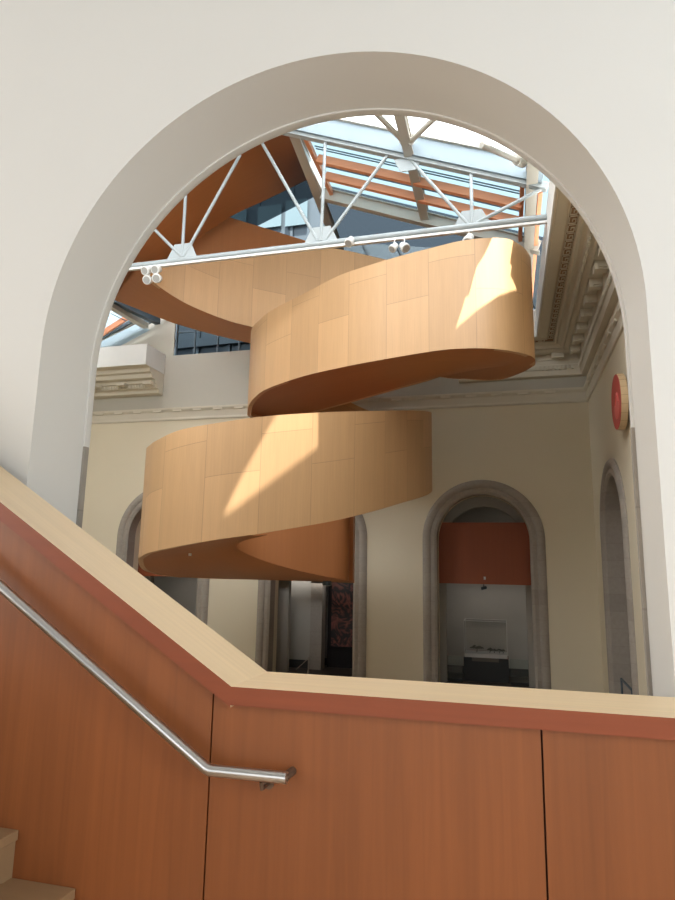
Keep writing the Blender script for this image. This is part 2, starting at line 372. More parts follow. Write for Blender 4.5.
# centre arch: pale screen wall, stone jamb, dark room with deep red picture
cx = -7.85
b = MB(); b.box(-10.8, -8.75, YB+3.2, YB+3.4, .35, 6.5); b.build('wall_gallery_screen', M['gal_wall'], kind='structure')
b = MB(); b.box(-10.8, -8.75, YB+3.17, YB+3.42, 0, .35); b.build('baseboard_screen', M['dark'], kind='structure')
b = MB(); b.box(-8.75, -8.2, YB+2.9, YB+3.5, 0, 6.5); b.build('trim_15', M['stone'], kind='structure')
b = MB(); b.box(-8.2, -5.2, YB+3.9, YB+4.0, 0, 8); b.build('wall_dark_room', M['black'], kind='structure')
pic = empty('painting', (-6.9, YB+3.88, 2.2), 'dark painting of reddish swirls in the unlit room behind the middle arch', 'painting')
b = MB(); b.box(-8.0, -6.25, YB+3.80, YB+3.86, .95, 3.85); b.build('canvas', M['swirls'], pic)
b = MB()
for x0f, x1f, z0f, z1f in ((-8.08, -8.0, .87, 3.93), (-6.25, -6.17, .87, 3.93), (-8.0, -6.25, .87, .95), (-8.0, -6.25, 3.85, 3.93)): b.box(x0f, x1f, YB+3.78, YB+3.88, z0f, z1f)
b.build('picture_frame', M['black'], pic)
b = MB(); b.box(-8.15, -5.3, YB+3.6, YB+3.8, 4.25, 6.2); b.build('wall_red', M['red_dim'], kind='structure')
# wood-clad bridge crossing behind the arches
br = empty('gallery_bridge', (-7.5, YB+1.35, 0), 'long orange wood clad bridge guard crossing behind the far arches', 'bridge')
b = MB(); b.box(XL, XR, YB+1.2, YB+1.34, E-.62, E+1.87); b.build('guard_panel', M['bridge'], br)
b = MB(); b.box(XL, XR, YB+1.34, YB+1.85, E-.62, E-.4); b.build('deck', M['gal_ceiling'], br)
b = MB(); b.box(-.93, -.85, YB+1.17, YB+1.2, E-.44, E-.32); b.build('sensor', M['lamp_white'], br, label='small white sensor')
# display case seen through the right-hand arch
DX0, DX1, DY = -1.83, -.09, 28.2
dc = empty('display_case', ((DX0+DX1)/2, DY+.5, 0), 'glass display case with white base on a charcoal plinth behind the arch', 'display case')
b = MB(); b.box(DX0-.04, DX1+.04, DY, DY+1, 0, .95); b.build('plinth', M['dark'], dc, bevel=.01)
b = MB(); b.box(DX0+.3, DX1-.35, DY-.02, DY, .8, .95); b.build('label_panel', M['gal_ceiling'], dc, label='grey text panel')
b = MB(); b.box(DX0, DX1, DY, DY+1, .95, 1.10); b.build('base', M['white_base'], dc)
b = MB(); b.box(DX0, DX1, DY, DY+1, 1.10, 2.42); b.build('glass_cover', M['case_glass'], dc)
b = MB()
for x in (DX0, DX1):
    for y in (DY, DY+1): b.bar((x, y, 1.1), (x, y, 2.43), .02, .02, (0, 1, 0))
for y in (DY, DY+1): b.bar((DX0, y, 2.43), (DX1, y, 2.43), .02, .02)
for x in (DX0, DX1): b.bar((x, DY, 2.43), (x, DY+1, 2.43), .02, .02)
b.build('frame', M['white_base'], dc)
def shrub(name, c, w, h, n, label, group=None):
    r = empty(name, (c[0], c[1], c[2]), label, 'sculpture', group)
    t = MB(); t.tube([(c[0], c[1], c[2]), (c[0]+.02, c[1], c[2]+h*.35)], .015, 6); t.build('stem', M['bush'], r)
    f = MB()
    for k in range(n):
        a = random.uniform(0, 6.28); rr = random.random()**.5*w; p = Vector((c[0]+rr*math.cos(a), c[1]+.3*rr*math.sin(a), c[2]+h*(.45+.35*random.random()*(1-rr/w))))
        f.tube([p+Vector((-.05, 0, 0)), p+Vector((0, 0, .03)), p+Vector((.05, 0, 0))], [.01, .035, .01], 6)
    f.build('crown', M['bush'], r, label='dark leafy clump')
shrub('model_tree', (DX0+.48, DY+.5, 1.10), .27, .36, 60, 'dark spreading miniature tree inside the glass display case')
for k, (dx, w) in enumerate(((1.02, .09), (1.2, .12), (1.42, .08), (1.56, .08))):
    shrub('model_figure', (DX0+dx, DY+.5, 1.10), w, .2 if k % 2 else .26, 8, 'tiny dark upright model beside the miniature tree in the case', 'tiny dark models in the display case')
gb = empty('glass_barrier', (-.9, YB+2.1, 0), 'low clear glass barrier standing across the arch before the case', 'barrier')
b = MB(); b.box(-3.2, -1.9, YB+2.2, YB+2.22, .1, 1.0); b.build('pane', M['clear'], gb); b = MB(); b.box(0, 1.3, YB+2.2, YB+2.22, .1, 1.0); b.build('pane', M['clear'], gb)
for xa in (-3.2, 0): b = MB(); b.box(xa, xa+1.3, YB+2.17, YB+2.25, 0, .1); b.build('shoe_rail', M['dark'], gb)
# sprinkler-like spot under the bridge
sp = empty('ceiling_spotlight', (-.95, YB+1.6, E-.7), 'small grey spotlight hanging under the bridge in the arch beside the corner', 'light')
b = MB(); b.tube([(-.95, YB+1.6, E-.62), (-.95, YB+1.6, E-.75)], .02, 8); b.build('stem', M['mullion'], sp)
b = MB(); b.tube([(-1.02, YB+1.5, E-.80), (-.86, YB+1.66, E-.76)], .06, 10); b.build('housing', M['mullion'], sp)
# posts with a cord in the middle arch
st = empty('barrier_post', (-8.05, YB+.9, 0), 'slim pale barrier post with slanting cord in the middle arch', 'post')
b = MB(); p = atY(308.5, 668, YB+.9); b.tube([(p.x, YB+.9, 0), (p.x, YB+.9, p.z+.45)], .035, 8); b.build('post', M['stone'], st)
b = MB(); b.tube([(p.x, YB+.9, p.z+.4), (p.x-.55, YB+.9, p.z-.1)], .02, 6); b.build('cord', M['stone'], st)
# small guard rail in the recess of the right wall
gr = empty('stair_rail', (XR+.25, 20, 0), 'small dark metal stair rail at the foot of the niche in the side wall', 'rail')
pa = [atY(622, 679, 21.3), atY(635, 690.5, 19.6)]
for q in pa: q.x = XR-.05
b = MB(); b.tube([pa[0], pa[1]], .035, 8); b.build('top_rail', M['mullion'], gr)
b = MB(); b.tube([pa[0], (pa[0].x, pa[0].y, 0)], .03, 8); b.build('post', M['mullion'], gr)
b = MB(); b.tube([pa[1], (pa[1].x, pa[1].y, 0)], .03, 8); b.build('post', M['mullion'], gr)

# ------------------------------------------------------------------ drum on the right wall
_q = ray(616, 402); _q = EYE+_q*((XR-.26)/_q.x); dcx = Vector((XR, _q.y, _q.z)); rad = .76; dr = empty('hanging_drum', dcx, 'round red-faced drum with tan rim mounted high on the side wall', 'drum')
def disc_ring(x0, x1, r0, r1, mat, name, n=56, bev=0):
    b = MB(); P = lambda x, r, k: (x, dcx.y+r*math.cos(2*math.pi*k/n), dcx.z+r*math.sin(2*math.pi*k/n))
    vs = [P(x, r, k) for x, r in ((x0, r0), (x0, r1), (x1, r1), (x1, r0)) for k in range(n)]
    fs = [(i*n+k, i*n+(k+1) % n, ((i+1) % 4)*n+(k+1) % n, ((i+1) % 4)*n+k) for i in range(4) for k in range(n)]
    b.add(vs, fs); return b.build(name, mat, dr, smooth=True)
disc_ring(XR-.25, XR-.08, .55, rad, M['rim'], 'rim')
b = MB(); n = 56
b.prism([(XR-.262, dcx.y+(rad-.015)*math.cos(2*math.pi*k/n), dcx.z+(rad-.015)*math.sin(2*math.pi*k/n)) for k in range(n)], (.03, 0, 0)); sk = b.build('drum_face', M['drum_red'], dr)
b = MB(); b.tube([(XR-.266, dcx.y-.45+.05*k, dcx.z-.1+.28*math.sin(k*.35)) for k in range(10)], .03, 8)
b.prism([(XR-.270, dcx.y-.12+.4*math.cos(2*math.pi*k/24), dcx.z-.2+.3*math.sin(2*math.pi*k/24)) for k in range(24)], (.01, 0, 0)); b.build('painted_mark', M['drum_pink'], dr)
for k in range(20):
    a = 2*math.pi*k/20; ca, sa = math.cos(a), math.sin(a); b = MB()
    b.bar((XR-.25, dcx.y+rad*ca, dcx.z+rad*sa), (XR-.08, dcx.y+rad*ca, dcx.z+rad*sa), .008, .008, (0, ca, sa)); b.build('rim_stitch', M['rim_line'], dr)
b = MB(); b.tube([(XR-.1, dcx.y, dcx.z+.3), (XR, dcx.y, dcx.z+.3)], .06, 10); b.tube([(XR-.1, dcx.y, dcx.z-.3), (XR, dcx.y, dcx.z-.3)], .06, 10); b.box(XR-.12, XR-.08, dcx.y-.5, dcx.y+.5, dcx.z-.4, dcx.z+.4); b.build('wall_mount', M['dark'], dr)

# ------------------------------------------------------------------ wooden stair parapet near the camera
YF, YC, YP = 2.75, 3.19, 2.785
zc = E-.536; th = .078
fx = -1.20
sl = .618
pp = empty('stair_parapet', (fx, 2.9, E-1.65), 'wood panelled stair parapet with pale flat cap in front of the arch', 'parapet')
XE, XS = 3.2, -4.2
def zs(x): return zc+(fx-x)*sl
b = MB()                                    # level cap
P = [(fx, YF), (XE, YF), (XE, YC), (fx, YC)]
b.add([(x, y, z) for z in (zc-th, zc) for x, y in P], [(0, 1, 2, 3), (4, 5, 6, 7), (0, 1, 5, 4), (1, 2, 6, 5), (2, 3, 7, 6), (3, 0, 4, 7)], mi=0)
capl = b.build('level_cap', [M['cap'], M['fascia_wood']], pp, label='pale level cap')
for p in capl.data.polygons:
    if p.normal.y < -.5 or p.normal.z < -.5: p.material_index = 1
b = MB(); L_ = math.hypot(1, sl)
vs = [(x, y, zs(x)-t) for t in (th*1.12, 0) for x, y in [(XS, YF), (fx, YF), (fx, YC), (XS, YC)]]
fs = [(0, 1, 2, 3), (4, 5, 6, 7), (0, 1, 5, 4), (1, 2, 6, 5), (2, 3, 7, 6), (3, 0, 4, 7)]
b.add(vs, fs, uvs=[[(vs[i][1], vs[i][0]*L_) for i in f] for f in fs])
caps = b.build('sloped_cap', [M['cap_slope'], M['fascia_wood']], pp, label='pale cap sloping up the stair')
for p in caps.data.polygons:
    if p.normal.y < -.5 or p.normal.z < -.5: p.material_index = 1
seams = [-.467*YP, atY(544, 800, YP).x]
ZL = E-1.65
xs = [XS, seams[0], seams[1], XE]; g = .004
for i in range(3):
    a, c = xs[i]+g, xs[i+1]-g
    b = MB(); top = [(c, YP, zc-th), (a, YP, zc-th)] if i else [(c, YP, zs(c)-th*1.12), (a, YP, zs(a)-th*1.12)]
    if i == 0: top = [(c, YP, zs(c)-th*1.12), (a, YP, zs(a)-th*1.12)]
    if i == 1: top = [(c, YP, zc-th), (fx, YP, zc-th), (a, YP, zs(a)-th*1.12)]
    b.prism([(a, YP, ZL-.2), (c, YP, ZL-.2)]+top, (0, .02, 0)); b.build('side_panel', M['panel'], pp)
b = MB(); b.prism([(XS, YP+.02, 0), (XE, YP+.02, 0), (XE, YP+.02, zc-th-.01), (fx, YP+.02, zc-th-.01), (XS, YP+.02, zs(XS)-th-.02)], (0, .34, 0)); b.build('core', M['groove'], pp)
# handrail
YH = 2.69
hp = [atY(-60, 533, YH), atY(208, 770, YH), atY(287, 778, YH)]
hr = empty('handrail', hp[1], 'brushed steel tube handrail fixed to the wood stair parapet', 'handrail')
d0 = (hp[0]-hp[1]).normalized(); d1 = (hp[2]-hp[1]).normalized()
b = MB(); R = .0245
far = hp[1]+d0*2.6
b.tube([far, hp[1]+d0*.012, hp[1]+d1*.012, hp[2]], R, 28); b.build('rail_tube', M['steel'], hr, smooth=True)
for t in (.0,):
    q = hp[1]+d1*.245
    b = MB(); b.tube([q+Vector((0, 0, -R)), q+Vector((0, .01, -.055)), q+Vector((0, YP-YH, -.06))], .009, 10); bk = b.build('bracket', M['dark_steel'], hr, smooth=True)
    b = MB(); b.tube([(q.x, YP-.006, q.z-.06), (q.x, YP, q.z-.06)], .022, 18); b.build('wall_plate', M['dark_steel'], bk, smooth=True)
b = MB(); e = hp[2]+Vector((-.012, 0, .0)); b.tube([e+Vector((0, .0, 0)), (e.x+.004, YP, e.z)], .018, 18); b.build('return_stub', M['dark_steel'], hr, smooth=True)
for dd in (2.45,):
    q = hp[1]+d0*dd; b = MB(); b.tube([q+Vector((0, .005, -R)), q+Vector((0, .02, -.05)), (q.x, YP, q.z-.055)], .009, 10); b.build('bracket', M['dark_steel'], hr, smooth=True)
# steps and landing
stp = empty('stair_flight', (-2.2, 1.8, ZL), 'pale wood steps rising beside the panelled parapet', 'stairs')
x0 = -.692*YP; rz = .205; run = .332
for k in range(6):
    xx = x0-k*run; zt = E-.522*YP+k*rz
    b = MB(); b.box(xx-run-.02 if k < 5 else xx-1.5, xx, .75, YP-.003, zt-.045, zt); b.build('tread', M['tread'], stp, bevel=.004)
    b = MB(); b.box(xx-.03, xx-.012, .75, YP-.003, zt-rz, zt-.045); b.build('riser', M['tread'], stp)
b = MB(); b.box(x0-.02, 4, -3, YP+.01, ZL-.25, ZL); b.box(-5.0, x0-.02, -3, .75, ZL-.25, ZL); b.build('floor_landing', M['landing'], kind='structure')
# stair hall shell behind the camera
b = MB(); b.box(-9, 6, -9.2, -9, 0, 14); b.build('wall_hall_rear', M['plaster'], kind='structure')
b = MB(); b.box(-9.2, -9, -9, YN, 0, 14); b.build('wall_hall_left', M['plaster'], kind='structure')
b = MB(); b.box(6, 6.2, -9, YNB, 0, 14); b.build('wall_hall_right', M['plaster'], kind='structure')
b = MB(); b.box(-9, 6, -9, YN, -.3, 0); b.build('floor_hall', M['fascia'], kind='structure')

# ------------------------------------------------------------------ roof structure
def rz_(x): return E+10.23+.4*(1.43-x)       # underside plane of the near roof slope
YT = 16.64
tr = empty('roof_truss', (-5, YT, E+9.4), 'white steel roof truss spanning the court below the skylight', 'truss')
bx0 = -14.5
b = MB(); b.tube([(bx0, YT, E+9.34), (1.32, YT, E+9.38)], .085, 16); b.build('bottom_chord', M['white_steel'], tr, smooth=True)
b = MB(); b.box(bx0, 1.32, YT-.05, YT+.05, E+9.20, E+9.27); b.build('lighting_track', M['lamp_white'], tr)
b = MB(); b.bar((-9, YT, rz_(-9)), (1.36, YT, rz_(1.36)), .2, .2); b.build('top_chord', M['white_steel'], tr)
def web(a, c):
    b = MB(); b.tube([a, c], .05, 12); b.build('web_member', M['white_steel'], tr, smooth=True)
def bot(px, py): p = atY(px, py, YT); return (p.x, YT, E+9.42)
def top(px, py): p = atY(px, py, YT); return (p.x, YT, rz_(p.x)-.08)
n1, n2, n3 = atY(182, 258, YT).x, atY(321, 240, YT).x, atY(472, 222, YT).x
zb = E+9.45
for a, c in (((n1, zb), (atY(155, 230, YT).x-1.4, None, 155, 230)),):
    p = atY(155, 230, YT); v = (p-Vector((n1, YT, zb))).normalized(); web((n1, YT, zb), Vector((n1, YT, zb))+v*3.5)
web((n1, YT, zb), (atY(185, 195, YT).x, YT, atY(185, 195, YT).z+2.2))
p = atY(240, 155, YT); web((n1+.05, YT, zb), (p.x, YT, p.z))
v = (Vector((p.x, YT, p.z))-Vector((n1, YT, zb)))
p = atY(264, 142, YT); web((n2-.1, YT, zb), (p.x-.3, YT, p.z+.42))
web((n2, YT, zb), (n2+.06, YT, rz_(n2)))
p = atY(388, 160, YT); web((n2+.12, YT, zb), (p.x, YT, rz_(p.x)-.05))
p = atY(410, 166, YT); web((n3-.12, YT, zb), (p.x, YT, rz_(p.x)-.05))
web((n3, YT, zb), (n3, YT, rz_(n3)))
p = atY(541, 192, YT); web((n3+.12, YT, zb), (p.x, YT, rz_(p.x)-.1))
def gusset(x, z, w, h, flip=1):
    b = MB(); b.prism([(x-w, YT-.02, z), (x+w, YT-.02, z), (x+w*.55, YT-.02, z+h*flip), (x-w*.55, YT-.02, z+h*flip)], (0, .04, 0)); b.build('gusset_plate', M['white_steel'], tr)
gusset(n1, E+9.4, .52, .5); gusset(n2, E+9.4, .52, .5); gusset(n3, E+9.4, .5, .45)
gusset(-2.45, rz_(-2.4), .42, .42, -1)
# steel beams of the skylight
def roof_beam(a, c, w, h, label, mat='grey_steel', name='roof_beam', group=None, flange=True):
    r = empty(name, a, label, 'beam', group)
    if flange:
        u = Vector((0, 0, 1)); a = Vector(a); c = Vector(c)
        b = MB(); b.bar(a, c, w*.35, h); b.build('web_plate', M[mat], r)
        b = MB(); b.bar(a-u*h*.5, c-u*h*.5, w, .04); b.build('flange', M[mat], r)
        b = MB(); b.bar(a+u*h*.5, c+u*h*.5, w, .04); b.build('flange', M[mat], r)
    else:
        b = MB(); b.bar(a, c, w, h); b.build('body', M[mat], r)
    return r
HH = .22
roof_beam((-6.05, YT+.1, rz_(-6.05)+.15), (-6.75, YB-.05, rz_(-6.75)+.1), .30, .34, 'sloping grey steel skylight beam beside the soffit of the highest flight', flange=True)
roof_beam((-2.42, YT-2.6, rz_(-2.42)+.17), (-2.38, 20.0, rz_(-2.38)+.12), .28, .34, 'grey steel skylight beam running back over the middle of the truss')
roof_beam((.95, YT-2.6, rz_(.95)+.25), (1.0, YB-.05, rz_(1.0)-.35), .30, .34, 'grey steel skylight beam dropping behind the curved ribbon beside the cornice')
roof_beam((-6.1, 20.05, rz_(-6.1)), (1.3, 20.05, rz_(1.3)), .26, .42, 'long grey cross beam between blue panes and dark glazing')
b_ = empty('skylight_curb', (-2, 16, rz_(-2)), 'broad white painted curb beam above the truss under the bright panes', 'beam')
b = MB(); b.bar((-6.0, 16.5, rz_(-6)+.33), (1.3, 16.5, rz_(1.3)+.33), .10, .62); b.build('web_plate', M['curb'], b_)
b = MB(); b.bar((-6.0, 16.45, rz_(-6)+.62), (1.3, 16.45, rz_(1.3)+.62), .2, .05); b.build('flange', M['grey_steel'], b_)
# diagonal roof braces above the truss node
nd = Vector((-2.42, 16.2, rz_(-2.42)+.1))
for (x, y) in ((375, 112), (437, 116)):
    q = atY(x, y, 14.6); r = empty('roof_brace', nd, 'diagonal grey tube brace rising from the truss node on the %s' % ('ribbon side' if x < 400 else 'cornice side'), 'brace')
    b = MB(); b.tube([nd, nd+(q-nd)*1.25], .075, 12); b.build('tube', M['grey_steel'], r, smooth=True)
    b = MB(); b.tube([nd, nd+(q-nd).normalized()*.3], .11, 12); b.build('end_collar', M['grey_steel'], r, smooth=True)
nd = Vector((.72, 16.0, rz_(.72)+.15)); q = atY(498, 152, 14.8)
r = empty('roof_brace', nd, 'short grey tube brace at the low end of the truss by the cornice', 'brace')
b = MB(); b.tube([nd, nd+(q-nd)*1.6], .075, 12); b.build('tube', M['grey_steel'], r, smooth=True)
b = MB(); b.tube([nd, nd+(q-nd).normalized()*.4], .13, 12); b.build('end_collar', M['grey_steel'], r, smooth=True)
# orange fir rafters under the blue panes
for Yo, lab in ((17.9, 'orange fir beam under the blue panes, nearer of the two to the truss'), (18.85, 'orange fir beam under the blue panes, beside the long grey cross beam')):
    r = empty('wooden_beam', (-2, Yo, rz_(-2)), lab, 'beam')
    b = MB(); b.bar((-5.6, Yo, rz_(-5.6)+.05), (.75, Yo, rz_(.75)+.05), .16, .26); b.build('beam_body', M['beam'], r)
    b = MB()
    for k in range(2): b.bar((-5.6, Yo-.26-.13*k, rz_(-5.6)+.25), (.75, Yo-.26-.13*k, rz_(.75)+.25), .03, .03)
    b.build('glazing_bar', M['louvre'], r)
for xo, ya, yb2, lab in ((.72, 16.7, 20, 'orange fir post end strip beside the cream skylight beam'), (1.2, 17.0, YB-.3, 'orange fir strip between the skylight beam and the white fascia'), (-5.72, 16.8, 20, 'orange fir edge strip along the steep beam'), (-.55, 18.9, 20.0, 'short orange fir mullion below the two fir beams')):
    r = empty('wooden_strip', (xo, ya, rz_(xo)), lab, 'beam')
    b = MB(); b.bar((xo, ya, rz_(xo)+.1), (xo, yb2, rz_(xo)+.1), .12, .2); b.build('strip_body', M['beam'], r)
# panes
def pane(x0, x1, y0, y1, dz, mat, name):
    b = MB(); b.add([(x0, y0, rz_(x0)+dz), (x1, y0, rz_(x1)+dz), (x1, y1, rz_(x1)+dz), (x0, y1, rz_(x0)+dz)], [(0, 1, 2, 3)])
    b.add([(x0, y0, rz_(x0)+dz+.02), (x1, y0, rz_(x1)+dz+.02), (x1, y1, rz_(x1)+dz+.02), (x0, y1, rz_(x0)+dz+.02)], [(0, 1, 2, 3)]); return b.build(name, M[mat], kind='structure')
pane(-6.0, 1.6, 14.9, 16.46, .62, 'frost', 'window_1')
pane(-6.0, 1.6, 16.55, 20.0, .36, 'frost_blue', 'window_2')
pane(-6.7, 1.6, 20.0, YB+.3, .36, 'tinted', 'window_3')
# far gable glazing: a tower with dark cladding stands beyond
tw = empty('tower_block', (-6, 31, 0), 'dark blue clad building with pale windows seen beyond the skylight', 'building')
b = MB(); b.box(-22, 8, 30.5, 40, 0, E+22); b.build('facade', M['tower'], tw)
b = MB()
b.box(-22, 8, 30.3, 30.5, E+12.3, E+12.8); b.box(-22, 8, 30.35, 30.5, E+15.2, E+15.4)
for x in range(-21, 8, 2): b.box(x, x+.14, 30.38, 30.5, E+6, E+22)
b.build('cladding_frame', M['tower_dark'], tw)
for xa, ya, xb, yb_ in ((258, 207, 281, 226), (286, 201, 307, 224), (229, 209, 246, 224), (386, 194, 395, 201), (399, 199, 415, 206), (348, 212, 372, 232)):
    p, q = atY(xa, ya, 30.3), atY(xb, yb_, 30.3)
    b = MB(); b.box(p.x, q.x, 30.28, 30.36, q.z, p.z); b.build('window', M['tower_win'], tw)
# end glazing over the back wall
b = MB()
b.add([(-15.1, YB+.5, E+9.6), (XR-1.9, YB+.5, E+9.6), (XR-1.9, YB+.5, rz_(XR-1.9)), (-6.7, YB+.5, rz_(-6.7)), (-15.1, YB+.5, rz_(-6.7))], [(0, 1, 2, 3, 4)]); b.build('window_4', M['tinted'], kind='structure')
b = MB()
for x in (-15.05, -14.1, -12.9, -11.8, -10.6, -9.4, -8.2, -7, -5.8, -4.6, -3.4, -2.2, -1, .2): b.box(x-.035, x+.035, YB+.42, YB+.5, E+9.6, min(rz_(x), rz_(-6.7)))
for z in (10.9, 12.2): b.box(-15.1, 1.3, YB+.42, YB+.5, E+z, E+z+.07)
b.build('window_frame', M['mullion'], kind='structure')
# sloping grey gable wall and skylight corner past the cut cornice
b = MB(); g0 = atY(97, 352, YB+.3); g1 = atY(168, 312, YB+.3)
b.prism([(XL-1, YB+.3, E+9.6), (-15.12, YB+.3, E+9.6), (-15.12, YB+.3, g1.z+.45), (g0.x, YB+.3, g0.z), (XL-1, YB+.3, g0.z-.3)], (0, .1, 0)); b.build('wall_gable', M['upper_wall'], kind='structure')
def beam2(p, q, w, h, lab, mat='grey_steel', name='roof_beam'): return roof_beam(p, q, w, h, lab, mat, name, flange=False)
beam2(atY(92, 352, YB)+Vector((-.6, 0, -.3)), atY(172, 310, YB)+Vector((.6, 0, .3)), .2, .14, 'slate grey gable edge beam above the cut cornice piece', 'mullion')
beam2(atY(90, 345, YB-.6), atY(165, 308, YB-.6), .12, .1, 'pale grey glazing bar along the gable above the cut cornice', 'grey_steel')
beam2(atY(105, 302, YB-3.2), atY(146, 326, YB-.2), .3, .26, 'grey skylight rafter crossing above the cut cornice piece', 'grey_steel')
beam2(atY(113, 300, YB-2.9), atY(158, 322, YB-.1), .3, .26, 'dark skylight rafter under the lowest soffit above the cut cornice', 'mullion')
beam2(atY(92, 340, YB-1.4), atY(128, 317, YB-1.4), .1, .25, 'orange brown bar across the bright skylight corner', 'beam')
beam2(atY(88, 345, YB-1.0), atY(133, 321, YB-1.0), .1, .16, 'slate grey bar across the bright skylight corner', 'mullion')
beam2(atY(111, 313.5, YB-2.0), atY(126, 321, YB-2.0), .035, .035, 'thin dark rod crossing the bright skylight corner', 'mullion', 'tie_rod')
b = MB(); c1, c2 = atY(70, 362, YB+.2), atY(120, 328, YB+.2)
b.add([atY(60, 330, YB-1.6), atY(100, 295, YB-2.2), atY(150, 330, YB+.1), atY(90, 362, YB+.1)], [(0, 1, 2, 3)]); b.build('window_5', M['frost_blue'], kind='structure')
b = MB(); b.add([(XL-1, YB+.45, E+9), (-6.7, YB+.45, E+9), (-6.7, YB+.45, E+15.4), (XL-1, YB+.45, E+12)], [(0, 1, 2, 3)])
# unseen near roof: added solid deck, two holes shaped to cast the sun patches
SUN = Vector((-.14, .38, -.9)).normalized()
def rise(p):                                  # where the sun's ray to p crosses the roof plane
    k0 = rz_(0)+1.0; p = Vector(p); s = -SUN     # z = k0 - .4 x
    t = (k0-.4*p.x-p.z)/(s.z+.4*s.x); q = p+s*t; return (q.x, q.y)

# ------------------------------------------------------------------ the spiral stair
ss = empty('spiral_stair', (-3, 19, 0), 'winding wood clad stair of curved ribbons hanging in the court', 'staircase')
def cr(P, n=10):
    out = []
    for i in range(len(P)-1):
        p0, p1, p2, p3 = P[max(0, i-1)], P[i], P[i+1], P[min(len(P)-1, i+2)]
        for k in range(n):
            t = k/n
            out.append([.5*((2*b)+(-a+c)*t+(2*a-5*b+4*c-d)*t*t+(-a+3*b-3*c+d)*t**3) for a, b, c, d in zip(p0, p1, p2, p3)])
    out.append(list(P[-1])); return out
def px(L):                                    # (x, ytop, ybot, Y) -> X, Y, zb, zt
    out = []
    for x, yt, yb, Y in L:
        p = atY(x, yt, Y); out.append([p.x, Y, zat(p.x, Y, yb), p.z])
    return out
def normals(K, side):
    N = []
    for i in range(len(K)):
        a = K[max(0, i-1)]; c = K[min(len(K)-1, i+1)]
        t = Vector((c[0]-a[0], c[1]-a[1])); t = t.normalized() if t.length > 1e-6 else Vector((1, 0)); N.append(Vector((-t.y, t.x))*side)
    return N
def parapet(K, name, side=1, th=.14, mat='ribbon', u0=0., label=None, vref=None):
    N = normals(K, side); b = MB(); u = u0; rows = []
    for i, k in enumerate(K):
        if i: u += math.hypot(k[0]-K[i-1][0], k[1]-K[i-1][1])
        n = N[i]*th; zb, zt = k[2], k[3]
        rows.append((u, [(k[0], k[1], zb), (k[0], k[1], zt), (k[0]+n.x, k[1]+n.y, zt), (k[0]+n.x, k[1]+n.y, zb)], zt-zb))
    for (ua, A, ha), (ub, B, hb) in zip(rows, rows[1:]):
        b.add([A[0], B[0], B[1], A[1]], [(0, 1, 2, 3)], [[(ua, 0), (ub, 0), (ub, hb), (ua, ha)]])
        b.add([A[3], B[3], B[2], A[2]], [(0, 1, 2, 3)], [[(ua+.3, 0), (ub+.3, 0), (ub+.3, hb), (ua+.3, ha)]])
        b.add([A[1], B[1], B[2], A[2]], [(0, 1, 2, 3)], [[(ua, ha), (ub, hb), (ub, hb+th), (ua, ha+th)]])
        b.add([A[0], B[0], B[3], A[3]], [(0, 1, 2, 3)], [[(ua, .01), (ub, .01), (ub, th), (ua, th)]])
    for u_, A, h in (rows[0], rows[-1]): b.add(A, [(0, 1, 2, 3)], [[(u_, 0), (u_, h), (u_+th, h), (u_+th, 0)]])
    o = b.build(name, M[mat], ss, smooth=True, label=label); return o
def strip(A, B, name, th=.18, mat='soffit', label=None):
    """soffit between two equally sampled bottom edges (x, y, z)"""
    b = MB(); u = 0
    m = 6
    for i in range(len(A)-1):
        du = (Vector(A[i+1][:2])-Vector(A[i][:2])).length
        for j in range(m):
            f0, f1 = j/m, (j+1)/m
            P = [Vector(A[i]).lerp(Vector(B[i]), f0), Vector(A[i+1]).lerp(Vector(B[i+1]), f0), Vector(A[i+1]).lerp(Vector(B[i+1]), f1), Vector(A[i]).lerp(Vector(B[i]), f1)]
            w = 2.6
            b.add(P, [(0, 1, 2, 3)], [[(f0*w, u), (f0*w, u+du), (f1*w, u+du), (f1*w, u)]])
            b.add([p+Vector((0, 0, th)) for p in P], [(0, 1, 2, 3)], [[(0, 0)]*4])
        u += du
    return b.build(name, M[mat], ss, smooth=True, label=label)
def resample(K, n):
    d = [0]
    for a, c in zip(K, K[1:]): d.append(d[-1]+(Vector(c[:3])-Vector(a[:3])).length)
    out = []; i = 0
    for k in range(n+1):
        s = d[-1]*k/n
        while i < len(d)-2 and d[i+1] < s: i += 1
        t = (s-d[i])/max(1e-9, d[i+1]-d[i]); out.append([a+(c-a)*t for a, c in zip(K[i], K[i+1])])
    return out
def bottom(K): return [k[:3] for k in K]
# lower ribbon
Lo = px([(185, 470, 577.5, 20.3), (165, 460, 574.5, 19.2), (151, 452, 569.5, 17.8), (146.3, 449, 560, 16.4), (150, 445, 556, 15.3), (157.5, 440, 552.5, 14.7), (180, 430, 547.5, 14.2), (220, 422.5, 540, 14.2), (268, 416, 533, 14.7),
       (330, 412, 522, 15.8), (370, 411, 512.5, 17.0), (403, 410.5, 502.5, 18.7), (424, 411, 496, 20.4), (431.5, 412.5, 491, 21.9), (429, 412.5, 487, 23.2)])
KA = cr(Lo, 10)
parapet(KA, 'lower_parapet', 1, label='lowest broad ribbon with a slanted patch of sun')
# rear link climbing behind from lower ribbon to upper ribbon
Kr = cr([KA[-1], [-3.4, 24.3, E+3.0, E+5.5], [-5.4, 24.7, E+3.6, E+6.3], [-7.2, 24.3, E+4.4, E+7.2], [-8.9, 23.0, E+5.1, E+8.0], px([(250.8, 334, 415, 21.0)])[0]], 8)
parapet(Kr, 'rear_parapet', -1 if False else 1, u0=3)
